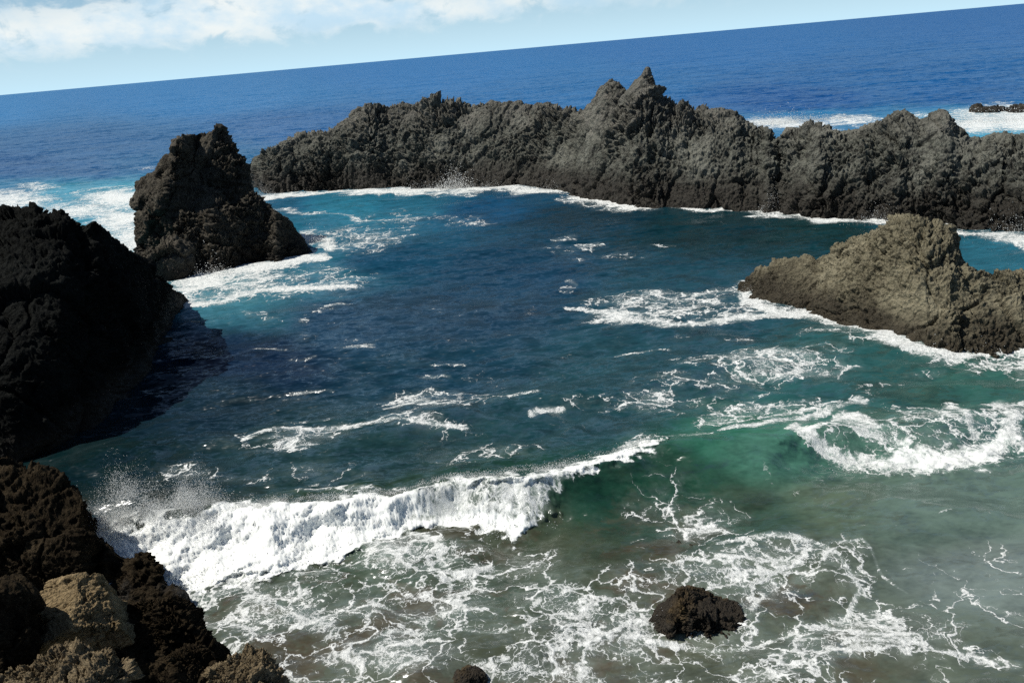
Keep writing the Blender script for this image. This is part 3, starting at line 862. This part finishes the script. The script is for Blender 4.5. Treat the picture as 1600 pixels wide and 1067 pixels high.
def slopes(scale, k, det):
    nd = b.n('ShaderNodeTexNoise')
    b.put(nd.inputs['Vector'], rv_)
    nd.inputs['Scale'].default_value = scale
    nd.inputs['Detail'].default_value = det
    nd.inputs['Roughness'].default_value = 0.6
    nd.inputs['Distortion'].default_value = 0.4
    c_ = b.vmath('SUBTRACT', nd.outputs['Color'], (0.5, 0.5, 0.5))
    return b.vmath('MULTIPLY', c_, (k * 0.7, k, 0))


nn = b.vmath('ADD', geo.outputs['Normal'], slopes(0.8, 1.9, 3))
nn = b.vmath('ADD', nn, slopes(2.6, 1.5, 2))
nn = b.vmath('ADD', nn, slopes(9.0, 0.8, 1))
nn = b.vmath('ADD', nn, slopes(0.11, 1.1, 3))
nn = b.vmath('NORMALIZE', nn)
for sh_ in (wd, wg, wf_):
    b.put(sh_.inputs['Normal'], nn)
fs = b.n('ShaderNodeBsdfPrincipled')
fs.inputs['Base Color'].default_value = (0.86, 0.88, 0.86, 1)
fs.inputs['Roughness'].default_value = 0.85
fs.inputs['Specular IOR Level'].default_value = 0.1
bp2 = b.n('ShaderNodeBump')
b.put(bp2.inputs['Strength'], b.step(am, 0.2, 0.7, 0.6, 0.18))
bp2.inputs['Distance'].default_value = 0.12
b.put(bp2.inputs['Height'], b.math('ADD', fine, b.math('MULTIPLY', fo, 0.8)))
b.put(fs.inputs['Normal'], bp2.outputs[0])
mx = b.n('ShaderNodeMixShader')
b.put(mx.inputs[0], fo)
nt.links.new(ws.outputs[0], mx.inputs[1])
nt.links.new(fs.outputs[0], mx.inputs[2])
out = b.n('ShaderNodeOutputMaterial')
nt.links.new(mx.outputs[0], out.inputs[0])

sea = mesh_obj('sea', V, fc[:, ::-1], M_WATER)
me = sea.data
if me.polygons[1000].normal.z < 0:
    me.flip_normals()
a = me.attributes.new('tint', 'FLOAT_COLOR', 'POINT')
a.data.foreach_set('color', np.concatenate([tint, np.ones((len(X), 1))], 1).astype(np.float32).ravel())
for nm, arr in (('foam', foam_all), ('mass', mass_all), ('shallow', shal)):
    a = me.attributes.new(nm, 'FLOAT', 'POINT')
    a.data.foreach_set('value', arr.astype(np.float32))
tag(sea, 'blue sea and pool water with foam lace and a breaking wave', 'sea', kind='structure')

# ------------------------------------------------------------------ flying spray
M_SPRAY, nt = new_mat('spray_white')
b = NB(nt)
bs = b.n('ShaderNodeBsdfDiffuse')
bs.inputs['Color'].default_value = (0.93, 0.94, 0.93, 1)
tl_ = b.n('ShaderNodeBsdfTranslucent')
tl_.inputs['Color'].default_value = (0.93, 0.94, 0.93, 1)
mx = b.n('ShaderNodeMixShader')
mx.inputs[0].default_value = 0.5
nt.links.new(bs.outputs[0], mx.inputs[1])
nt.links.new(tl_.outputs[0], mx.inputs[2])
out = b.n('ShaderNodeOutputMaterial')
nt.links.new(mx.outputs[0], out.inputs[0])
pts, szs = [], []


def wave_points(px_, qv):
    """points on the wave front: qv 0 crest .. 1 foot"""
    k = np.linspace(60, 1700, 500)
    h_ = np.interp(k, [c_[0] for c_ in cp], [c_[2] for c_ in cp])
    C0 = np.array([on_z(x_, y_, z_) for x_, y_, z_ in zip(k, np.interp(k, [c_[0] for c_ in cp], [c_[1] for c_ in cp]), h_)])
    F0 = np.array([on_z(x_, y_, 0) for x_, y_ in zip(k, np.interp(k, [c_[0] for c_ in fp], [c_[1] for c_ in fp]))])
    hp = 0.5 + 0.5 * np.cos(np.pi * np.clip(qv, 0, 1) ** 0.85)
    out = np.stack([np.interp(px_, k, C0[:, i]) * (1 - qv) + np.interp(px_, k, F0[:, i]) * qv for i in range(3)], 1)
    out[:, 2] = np.interp(px_, k, C0[:, 2]) * hp
    return out


def spray(n, x0, x1, q0, q1, up, spread, s0, s1, edge=0.15):
    x_ = x0 + (x1 - x0) * rng.random(n)
    e_ = np.clip(np.minimum((x_ - x0), (x1 - x_)) / ((x1 - x0) * edge), 0.05, 1)
    p = wave_points(x_, q0 + (q1 - q0) * rng.random(n))
    p = p + rng.normal(0, 1, (n, 3)) * np.array([spread, spread, spread * 0.4])
    cl_ = np.clip(0.75 + 1.6 * fbm(p * np.array([1.1, 1.1, 0.0]), 3, 400), 0.15, 2)
    p[:, 2] += np.minimum(rng.exponential(1.0, n), 1.9) * up * cl_ * e_
    keep = rng.random(n) < e_ * np.clip(0.35 + 2.2 * (fbm(p * 2.2, 3, 401) + 0.25), 0.05, 1)
    pts.extend(p[keep].tolist())
    szs.extend((s0 + (s1 - s0) * rng.random(n) ** 3)[keep].tolist())


spray(20000, 120, 720, -0.12, 0.08, 0.08, 0.06, 0.003, 0.012)
spray(30000, 125, 520, -0.15, 0.1, 0.14, 0.10, 0.002, 0.010)
spray(90000, 120, 360, -0.3, 0.25, 0.40, 0.20, 0.002, 0.011)
spray(26000, 120, 350, -0.2, 0.4, 0.62, 0.32, 0.002, 0.009)
spray(12000, 600, 905, -0.12, 0.1, 0.08, 0.06, 0.003, 0.012)
spray(12000, 850, 1030, -0.15, 0.15, 0.09, 0.06, 0.003, 0.011)
spray(10000, 640, 900, 0.7, 1.1, 0.08, 0.1, 0.004, 0.018)
spray(9000, 1280, 1620, 0.65, 1.1, 0.06, 0.12, 0.004, 0.018)
spray(9000, 180, 620, 0.8, 1.3, 0.06, 0.2, 0.004, 0.02)


def droplets(name, pts, szs, label):
    pts = np.array(pts)
    szs = np.array(szs)
    O = np.array([(1, 1, 1), (1, -1, -1), (-1, 1, -1), (-1, -1, 1)], float) * 0.75
    FO = np.array([(0, 1, 2), (0, 3, 1), (0, 2, 3), (1, 3, 2)])
    # stretch each drop a little along its flight
    sc_ = szs[:, None] * (0.7 + 0.7 * rng.random((len(szs), 3)))
    V = (pts[:, None, :] + O[None] * sc_[:, None, :]).reshape(-1, 3)
    Fq = (FO[None] + (np.arange(len(pts)) * 4)[:, None, None]).reshape(-1, 3)
    o = mesh_obj(name, V, Fq, M_SPRAY, None, True)
    return tag(o, label, 'spray', kind='stuff')


droplets('wave_spray', pts, szs, 'white spray thrown up by the breaking wave beside the shore cliff')
# surf splashing on the rocks
pts, szs = [], []
for px_, py_, n_, w_, up, sz in ((715, 295, 1500, 1.5, .55, .06), (660, 298, 900, 2.2, .3, .032), (770, 296, 600, 1.8, .25, .032), (870, 299, 700, 2.0, .3, .032), (1205, 332, 450, .5, .5, .032), (1378, 349, 900, 1.5, .35, .032), (1590, 374, 900, 1.6, .45, .032),
                                 (410, 304, 500, 1.2, .25, .032), (490, 380, 700, .8, .35, .04), (335, 432, 500, 1.0, .3, .04), (1215, 194, 2500, 5, .35, .07), (1560, 190, 2500, 7, .35, .07), (1166, 462, 400, .5, .15, .025), (1440, 548, 700, 1.8, .14, .025), (1530, 555, 500, 1.4, .12, .025), (1172, 950, 500, .16, .16, .012), (1040, 975, 300, .25, .1, .012)):
    c0 = on_z(px_, py_)
    for k in range(n_ * 3):
        dx = random.gauss(0, w_)
        pts.append((c0[0] + dx, c0[1] + random.gauss(0, w_ * 0.3) - abs(random.gauss(0, .1)), random.expovariate(1.0) * up * math.exp(-(dx / w_) ** 2 * 0.5)))
        szs.append(sz * (0.12 + 0.6 * random.random() ** 3))
droplets('rock_splash', pts, szs, 'white surf splashes at the feet of the ridge, outcrop and stack')

# ------------------------------------------------------------------ light
SUN_EL, SUN_AZ = math.radians(53), math.radians(-84)      # azimuth from +Y towards +X
sd = Vector((math.sin(SUN_AZ) * math.cos(SUN_EL), math.cos(SUN_AZ) * math.cos(SUN_EL), math.sin(SUN_EL)))
sl = bpy.data.lights.new('sun', 'SUN')
sl.energy = 4.6
sl.angle = math.radians(0.5)
sl.color = (1.0, 0.955, 0.87)
so = bpy.data.objects.new('sun', sl)
so.rotation_euler = sd.to_track_quat('Z', 'Y').to_euler()
so.location = (-60, 0, 80)
col.objects.link(so)

world = bpy.data.worlds.new('World')
scene.world = world
world.use_nodes = True
nt = world.node_tree
nt.nodes.clear()
b = NB(nt)
sky = b.n('ShaderNodeTexSky', sky_type='NISHITA')
sky.sun_disc = False
sky.sun_elevation = SUN_EL
sky.sun_rotation = SUN_AZ
sky.air_density = 1.0
sky.dust_density = 0.4
sky.ozone_density = 2.5
tc = b.n('ShaderNodeTexCoord')
D = b.vmath('NORMALIZE', tc.outputs['Generated'])
sp = b.n('ShaderNodeSeparateXYZ')
b.put(sp.inputs[0], D)
az = b.math('ARCTAN2', sp.outputs[0], sp.outputs[1])
el = b.math('MAXIMUM', sp.outputs[2], 0.0)
cv = b.n('ShaderNodeCombineXYZ')
b.put(cv.inputs[0], az)
b.put(cv.inputs[1], b.math('MULTIPLY', el, 1.7))
c1 = b.noise(cv.outputs[0], 20.0, 9, 0.6, 0.3)
c2 = b.noise(cv.outputs[0], 3.2, 3, 0.5)
topn = b.math('ADD', 0.082, b.math('MULTIPLY', b.math('SUBTRACT', c2, 0.5), 0.10))
body = b.math('MULTIPLY', b.step(b.math('SUBTRACT', topn, el), -0.02, 0.03), b.step(el, 0.010, 0.05))
cl = b.math('MULTIPLY', b.step(b.math('ADD', c1, b.math('MULTIPLY', body, 0.36)), 0.62, 0.80), body)
cl = b.math('MULTIPLY', cl, b.step(az, -0.12, 0.35, 1.0, 0.25))
# bright sea haze low over the horizon
hz_ = b.math('POWER', 2.718, b.math('MULTIPLY', el, -8.0))
skyc = b.mix(b.math('MULTIPLY', hz_, 0.96), sky.outputs[0], b.mix(b.step(el, 0.0, 0.11), rgb(11.0, 16.0, 18.9), rgb(7.0, 13.0, 18.6)))
shade = b.step(b.noise(b.vmath('ADD', cv.outputs[0], (0.012, -0.022, 0.3)), 12.0, 5, 0.6), 0.35, 0.65)
cc_ = b.mix(shade, rgb(10.8, 14.6, 17.4), rgb(17.6, 18.2, 17.8))
cs = b.mix(b.math('MULTIPLY', cl, 0.9), skyc, cc_)
bg = b.n('ShaderNodeBackground')
b.put(bg.inputs[0], cs)
bg.inputs[1].default_value = 0.05
out = b.n('ShaderNodeOutputWorld')
nt.links.new(bg.outputs[0], out.inputs[0])

scene.view_settings.view_transform = 'Standard'
scene.view_settings.look = 'None'
scene.view_settings.exposure = 0.1
scene.view_settings.gamma = 1.0
scene.render.engine = 'CYCLES'
scene.cycles.max_bounces = 5
scene.cycles.use_denoising = False
scene.cycles.sample_clamp_indirect = 6
